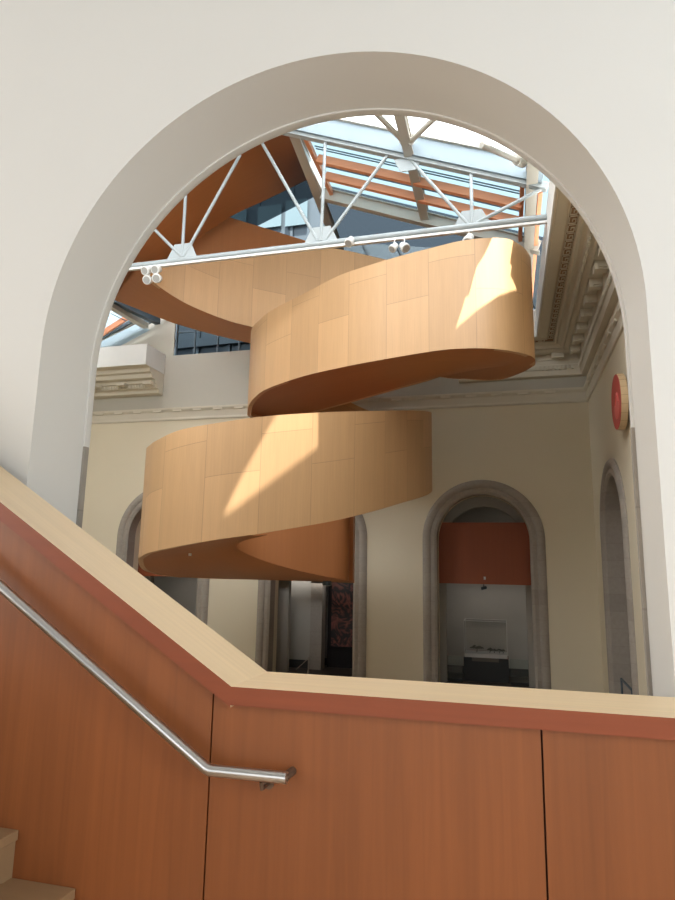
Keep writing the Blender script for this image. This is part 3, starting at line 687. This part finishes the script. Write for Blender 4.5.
# upper ribbon
Up = px([(250.8, 334, 415, 21.0), (252.5, 327, 405, 20.2), (259.5, 320, 396, 19.6), (272, 310, 388, 19.1), (305, 293, 376.5, 18.2), (338, 276, 368.5, 17.3), (370, 265, 362, 16.7), (400, 256, 356.5, 16.3), (437, 246.5, 350.5, 15.8), (460, 241, 348.6, 15.5),
         (485, 238, 348.5, 15.3), (508, 239, 351, 15.4), (523, 247, 354.5, 15.9), (530.5, 257, 359, 16.8), (531, 264, 365, 17.8)])
KB = cr(Up, 10)
parapet(KB, 'upper_parapet', 1, u0=.5, label='upper broad ribbon with sunlit top corner')
# turn at the right end, far edge of the soffit
Tn = [[KB[-1][0], KB[-1][1], KB[-1][2], KB[-1][3]]]
for x, yb, Y, h in ((524, 371.5, 18.9, 2.9), (507, 378, 19.9, 2.7), (490, 380.7, 20.6, 2.5), (462, 379, 21.3, 2.4), (440, 377, 21.7, 2.3), (405, 366, 22.2, 2.2), (350, 354, 23, 2.2)):
    p = atY(x, yb, Y); Tn.append([p.x, Y, p.z, p.z+h*.9])
KT = cr(Tn, 8); parapet(KT, 'turn_parapet', 1, u0=2, mat='ribbon')
# inner edge of the upper ribbon soffit
Bi = []
for x, y, Y in ((268, 424, 24.0), (300, 415, 22.9), (335, 405.5, 21.6), (365, 397, 20.6), (400, 387, 19.6), (430, 378.5, 18.9), (448, 371, 18.7), (456, 366, 19.0), (450, 363, 19.8)):
    p = atY(x, y, Y); Bi.append([p.x, Y, p.z, p.z+2.5])
KI = cr(Bi, 8)
KBo = bottom(KB)
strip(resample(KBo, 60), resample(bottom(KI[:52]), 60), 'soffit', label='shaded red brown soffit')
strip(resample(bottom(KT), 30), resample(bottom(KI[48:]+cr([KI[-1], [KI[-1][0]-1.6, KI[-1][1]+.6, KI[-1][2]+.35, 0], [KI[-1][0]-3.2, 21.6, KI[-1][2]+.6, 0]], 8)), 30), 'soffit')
kk = [KI[-1][0], KI[-1][1], KI[-1][2]]
# fill of the turn's underside
A_ = resample(KBo[-60:], 40); B_ = resample(bottom(KT)[::-1], 40)
strip(resample(KBo[-70:], 40), resample(bottom(KT)[::-1][:-1], 40), 'soffit', th=.12)
parapet([k for k in KI[:56]], 'inner_parapet', 1, u0=1)
# back flight, climbing toward the far corner
Cn = px([(420, 266, 352, 20.6), (388, 260, 350, 20.9), (338, 249, 345, 21.2), (300, 246, 337, 21.3), (258, 250, 327.5, 21.3), (228, 255, 319.5, 21.2), (191, 260, 304.5, 20.9), (165, 264, 289.5, 20.4), (149, 267, 277.5, 19.7), (141, 262, 266, 18.9)])
KC = cr(Cn, 10); parapet(KC, 'back_parapet', -1, u0=.2)
Co = []
for x, y, Y in ((420, 372, 23.3), (388, 369, 23.4), (338, 362, 23.4), (300, 354, 23.3), (254, 344, 23.2), (230, 338.5, 23.1), (202, 331.5, 22.9), (169, 321.5, 22.5), (135, 308, 21.8), (112, 299, 21.0)):
    p = atY(x, y, Y); Co.append([p.x, Y, p.z, p.z+2.6])
KO = cr(Co, 10); strip(resample(bottom(KC), 60), resample(bottom(KO), 60), 'soffit', label='brown soffit with small downlights')
# far upper parapet seen above the truss chord
Ck = []
for x, yt, yb, Y in ((400, 268, 350, 22.9), (388, 264.5, 345, 23.0), (345, 253, 335, 23.1), (305, 240.5, 320, 23.1), (268, 229, 310, 22.9), (230, 217.5, 300, 22.6), (195, 207, 292, 22.2), (160, 197, 290, 21.6)):
    p = atY(x, yt, Y); Ck.append([p.x, Y, zat(p.x, Y, yb), p.z])
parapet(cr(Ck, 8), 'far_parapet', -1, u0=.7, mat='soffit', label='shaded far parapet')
# highest flight: broad soffit rising through the roof
Df = [atY(x, y, Y)[:] for x, y, Y in ((112, 299, 21.2), (150, 272, 21.0), (190, 244, 21.3), (230, 217, 21.9), (270, 198, 22.3), (314, 176.5, 22.8))]
Dn = [atY(x, y, Y)[:] for x, y, Y in ((70, 275, 17.7), (105, 243, 17.6), (145, 200, 17.7), (195, 160, 18.0), (245, 132, 18.2), (292, 124, 18.5))]
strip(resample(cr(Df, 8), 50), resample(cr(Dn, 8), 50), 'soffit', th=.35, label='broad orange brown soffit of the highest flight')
K2 = [[p[0], p[1], p[2], p[2]+2.2] for p in cr([list(d) for d in Dn], 8)]
parapet(K2, 'high_parapet', 1, u0=.3)
# lower flight under the lowest ribbon
Li = []
for x, yt, yb, Y in ((349, 500, 580.5, 19.6), (345, 505, 579.8, 19.0), (320, 510, 575.5, 18.6), (290, 515, 568.5, 18.2), (262, 520, 560, 17.9), (243, 525, 552, 17.5), (235.5, 530, 546.5, 17.1), (243, 530, 541, 16.7), (270, 525, 534.5, 16.6)):
    p = atY(x, yb, Y); Li.append([p.x, Y, p.z, zat(p.x, Y, yt)])
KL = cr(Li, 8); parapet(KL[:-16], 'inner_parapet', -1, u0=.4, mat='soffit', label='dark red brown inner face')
Lf = []
for x, y, Y in ((351, 583, 21.9), (320, 581.5, 21.7), (285, 580.5, 21.4), (250, 579.5, 21.1), (215, 578.8, 20.8), (185, 577.5, 20.3)):
    p = atY(x, y, Y); Lf.append([p.x, Y, p.z, p.z+2.6])
KLf = cr(Lf, 8); parapet(KLf, 'low_rear_parapet', 1, u0=.9)
far_edge = bottom(KLf)+bottom(KA[1:72])
near_edge = bottom(KL)
# continue the inner edge just behind the lower ribbon
ia = []
for k, n in zip(KA[72:146:8], normals(KA, 1)[72:146:8]): ia.append([k[0]+n.x*1.6, k[1]+n.y*1.6, k[2]])
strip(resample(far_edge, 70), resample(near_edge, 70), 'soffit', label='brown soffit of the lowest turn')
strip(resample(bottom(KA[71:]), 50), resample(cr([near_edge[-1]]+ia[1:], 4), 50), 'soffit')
b = MB(); e0, e1 = KL[0], KLf[0]
b.prism([(e0[0], e0[1], e0[2]), (e1[0], e1[1], e1[2]), (e1[0], e1[1], e1[3]), (e0[0], e0[1], e1[3])], (.12, 0, 0)); b.build('end_panel', M['soffit'], ss)
# downlights set in the soffits
def downlight(p, k=0):
    b = MB(); p = Vector(p); b.tube([p+Vector((0, 0, .06)), p+Vector((0, 0, -.012))], .045, 12); sof = [o for o in ss.children if o.name.startswith('soffit')]; b.build('downlight', M['lens_on'], sof[k % len(sof)], smooth=True)
for x, y, Y, k in ((161, 226, 20.2, 4), (185, 314, 21.9, 3), (480, 366.5, 18.2, 2), (414, 366, 17.7, 0), (190, 555.5, 16.2, 5)):
    p = atY(x, y, Y); downlight(p, k)
lg = empty('recessed_spotlight', (0, 0, 0), 'grey can spotlight under the lowest flight by the middle arch', 'light'); p = atY(327, 583, 20.8); lg.location = p
b = MB(); b.tube([p+Vector((0, 0, .12)), p+Vector((0, 0, -.08))], .15, 16); b.build('housing', M['mullion'], lg, smooth=True)
b = MB(); b.tube([p+Vector((0, 0, -.08)), p+Vector((0, 0, -.09))], .12, 16); b.build('lens', M['lens_on'], lg, smooth=True)

# ------------------------------------------------------------------ track spotlights on the truss
def spot(p, aim, s, label, group):
    p = Vector(p); r = empty('track_spotlight', p, label, 'spotlight', group); a = Vector(aim).normalized()
    b = MB(); b.tube([(p.x, YT-.02, E+9.22), (p.x, p.y, p.z+.05*s)], .018, 8); b.build('stem', M['lamp_white'], r)
    b = MB(); b.tube([p-a*.16*s, p-a*.12*s, p+a*.02*s, p+a*.06*s, p+a*.13*s, p+a*.15*s], [.05*s, .1*s, .115*s, .14*s, .14*s, .12*s], 16); b.build('housing', M['lamp_white'], r, smooth=True)
    b = MB(); b.tube([p+a*.149*s, p+a*.155*s], .105*s, 16); b.build('lens', M['lens'], r)
ZT = E+9.0
c0 = atY(152, 273, YT-.1)
for k, (dx, dz) in enumerate(((-.17, .1), (.17, .1), (-.1, -.22), (.22, -.2))):
    spot((c0.x+dx, YT-.1, c0.z+dz), (-.1+.1*k, -1, -.5), 1.05, 'white spotlight in the bunch of four hanging at the low end of the track', 'four spotlights bunched on the truss track')
for x, y, s, ax, lab in ((350, 241, .95, -.2, 'single white spotlight on the truss track beside the second gusset'), (394, 247, .85, -.4, 'first white spotlight of the close pair on the truss track'), (404, 246.5, .95, .5, 'second white spotlight of the close pair, tilted toward the curved ribbon'), (469, 239.5, 1.15, -.2, 'big white spotlight over the sunlit top of the upper ribbon')):
    q = atY(x, y, YT-.15); spot(q, (ax, -.5, -.75), s, lab, None)

# ------------------------------------------------------------------ unseen roof deck, holes shaped for the sun patches
def deck():
    polys = []
    def on(K, x, y):                      # first meeting of a sight line with a ribbon face
        d = ray(x, y); best = None
        for a, c in zip(K, K[1:]):
            ca = d.x*a[1]-d.y*a[0]; cb = d.x*c[1]-d.y*c[0]
            if ca*cb <= 0 and ca != cb:
                t = ca/(ca-cb); Y = a[1]+(c[1]-a[1])*t
                if best is None or Y < best: best = Y
        if best is None: best = min(K, key=lambda k: abs(k[0]/k[1]-d.x/d.y))[1]
        return atY(x, y, best)
    def dense(L, n=5):
        return [(a[0]+(c[0]-a[0])*k/n, a[1]+(c[1]-a[1])*k/n) for a, c in zip(L, L[1:]+L[:1]) for k in range(n)]
    up = [on(KB, x, y) for x, y in dense([(455, 331), (463, 306), (469, 278), (484, 256), (494, 234), (513, 234), (520, 246), (519, 289), (498, 297), (477, 312)])]
    lo = [on(KA, x, y) for x, y in dense([(222, 517), (240, 480), (266, 432), (284, 402), (318, 402), (318, 447), (275, 479), (236, 508)])]
    return [rise(p) for p in up], [rise(p) for p in lo]  # hole outlines run back along the sun from the wanted patches
HU, HL = deck()
gx = [x for x, y in HL]; gy = [y for x, y in HL]
bm = bmesh.new()
def roofz(x): return rz_(x)+1.0
def loop(P, z=None): return [bm.verts.new((x, y, roofz(x))) for x, y in P]
outer = [(-7.8, YNB-.5), (XR+.5, YNB-.5), (XR+.5, 14.95), (-7.8, 14.95)]
def seg(P):
    vs = loop(P); return [bm.edges.new((vs[i], vs[(i+1) % len(vs)])) for i in range(len(vs))]
E1 = seg(outer)+seg([p for p in HU])+seg(HL)

bmesh.ops.triangle_fill(bm, edges=E1, use_beauty=True)
me = bpy.data.meshes.new('ceiling_deck'); bm.to_mesh(me); bm.free(); me.materials.append(M['fascia'])
o = bpy.data.objects.new('ceiling', me); C.objects.link(o); o['kind'] = 'structure'
def slab(name, P, mat, th=.05):
    b = MB(); b.prism(P, (0, 0, th)); return b.build(name, M[mat], kind='structure')
zr = roofz(-7.8)
zu = zr+2.4
slab('ceiling_slope', [(-7.8, YNB-.5, zu), (-7.8, 21, zu), (-21, 21, zu-4.9), (-21, YNB-.5, zu-4.9)], 'fascia')
slab('ceiling_ridge', [(-7.8, 14.9, zu), (-5.6, 14.9, zu-.3), (-5.6, 20, zu-.3), (-7.8, 20, zu)], 'fascia')
b = MB(); b.box(-6.25, -6.05, 14.85, 20.1, roofz(-6)-.9, zu); b.box(-7.85, -7.75, YNB-.5, 14.95, zr-.1, zu+.1); b.box(-7.8, -5.6, 14.85, 14.95, roofz(-5.6)-.2, zu+.1); b.build('wall_lantern', M['fascia'], kind='structure')  # unseen fillers added to stop sun leaking through roof gaps
slab('window_6', [(-7.8, 21, zu), (-7.8, YB+.4, zu), (-13, YB+.4, zu-2.09), (-13, 21, zu-2.09)], 'tinted')
slab('window_9', [(-13, 21, zu-2.09), (-13, YB+.4, zu-2.09), (-21, YB+.4, zu-4.9), (-21, 21, zu-4.9)], 'frost')
slab('window_7', [(-7.8, 20, zu), (-6.6, 20, roofz(-6.6)), (-6.6, YB+.4, roofz(-6.6)), (-7.8, YB+.4, zu)], 'tinted')
slab('window_8', [(min(gx)-.3, min(gy)-.3, roofz(min(gx)-.3)+.1), (max(gx)+.3, min(gy)-.3, roofz(max(gx)+.3)+.1), (max(gx)+.3, max(gy)+.3, roofz(max(gx)+.3)+.1), (min(gx)-.3, max(gy)+.3, roofz(min(gx)-.3)+.1)], 'half')  # unseen pane added over the lower hole to weaken its sun patch
slab('ceiling_eave', [(1.4, 3.3, E+9.64), (XR+1, 3.3, E+9.64), (XR+1, YB+1, E+9.64), (1.4, YB+1, E+9.64)], 'fascia')
b = MB(); b.box(XR+.3, XR+.5, YNB-.5, 15.4, E+9.6, E+12); b.box(XL-.5, XL-.3, YNB, YB+1, E+9.6, E+13); b.build('wall_clerestory', M['fascia'], kind='structure')
slab('ceiling_hall', [(-9.2, -9.2, 14), (6.2, -9.2, 14), (6.2, YNB, 14), (-9.2, YNB, 14)], 'plaster')
b = MB(); b.box(-21, -9.2, 3.3, 3.8, 0, 20); b.box(6.2, 8, 3.3, 3.8, 0, 16); b.box(-21, 8, 3.3, 3.8, 14, 20); b.build('wall_near_outer', M['plaster'], kind='structure')
sm = o.modifiers.new('thick', 'SOLIDIFY'); sm.thickness = .05

# ------------------------------------------------------------------ light
w = bpy.data.worlds.new('sky'); bpy.context.scene.world = w; w.use_nodes = True
nt = w.node_tree; bg = nt.nodes['Background']; bg.inputs[0].default_value = (.80, .90, 1, 1); bg.inputs[1].default_value = 2.2
sd = bpy.data.lights.new('sun', 'SUN'); sd.energy = 24; sd.angle = math.radians(.5); sd.color = (1, .97, .91)
so = bpy.data.objects.new('sun', sd); C.objects.link(so); so.rotation_euler = SUN.to_track_quat('-Z', 'Y').to_euler()
def area(name, loc, aim, sx, sy, power, colr):
    d = bpy.data.lights.new(name, 'AREA'); d.shape = 'RECTANGLE'; d.size = sx; d.size_y = sy; d.energy = power; d.color = colr
    o = bpy.data.objects.new(name, d); C.objects.link(o); o.location = loc
    o.rotation_euler = (Vector(aim)-Vector(loc)).to_track_quat('-Z', 'Y').to_euler(); return o
area('court_skylight', (-8, 9, E+11.0), (-8, 17, 3), 14, 6, 1850, (.95, .98, 1))  # added area lamp below the solid deck, stands in for skylight daylight
area('hall_window', (-1.5, -8.5, 5.6), (-1.5, 3.3, 6.6), 9, 5, 280, (.97, .99, 1))  # added fill behind the camera, the rear wall has no opening
area('hall_side_window', (5.8, -.5, 6.0), (-3, 3.3, 6.5), 5, 4, 500, (.84, .94, 1))  # added fill from the right to brighten the arch reveal
area('hall_stair_window', (-8.8, -.5, 6.3), (1, 3.3, 6.5), 5, 4, 330, (1, .96, .91))  # added warm fill from the left, no window there
for k, gxx in enumerate((-14.8, -8.6, -.9)): area('gallery_light', (gxx, YB+2.9, 3.8), (gxx, YB+4.6, 1), 3, .6, 8, (1, .95, .9))  # added fills to lift the gallery walls, no fitting modelled
sc = bpy.context.scene
sc.view_settings.view_transform = 'Standard'; sc.view_settings.look = 'None'; sc.view_settings.gamma = 1; sc.view_settings.exposure = 0
sc.view_settings.use_curve_mapping = False
sc.cycles.max_bounces = 8; sc.cycles.diffuse_bounces = 5; sc.cycles.use_denoising = True; sc.cycles.sample_clamp_indirect = 6
sc.cycles.caustics_reflective = False; sc.cycles.caustics_refractive = False
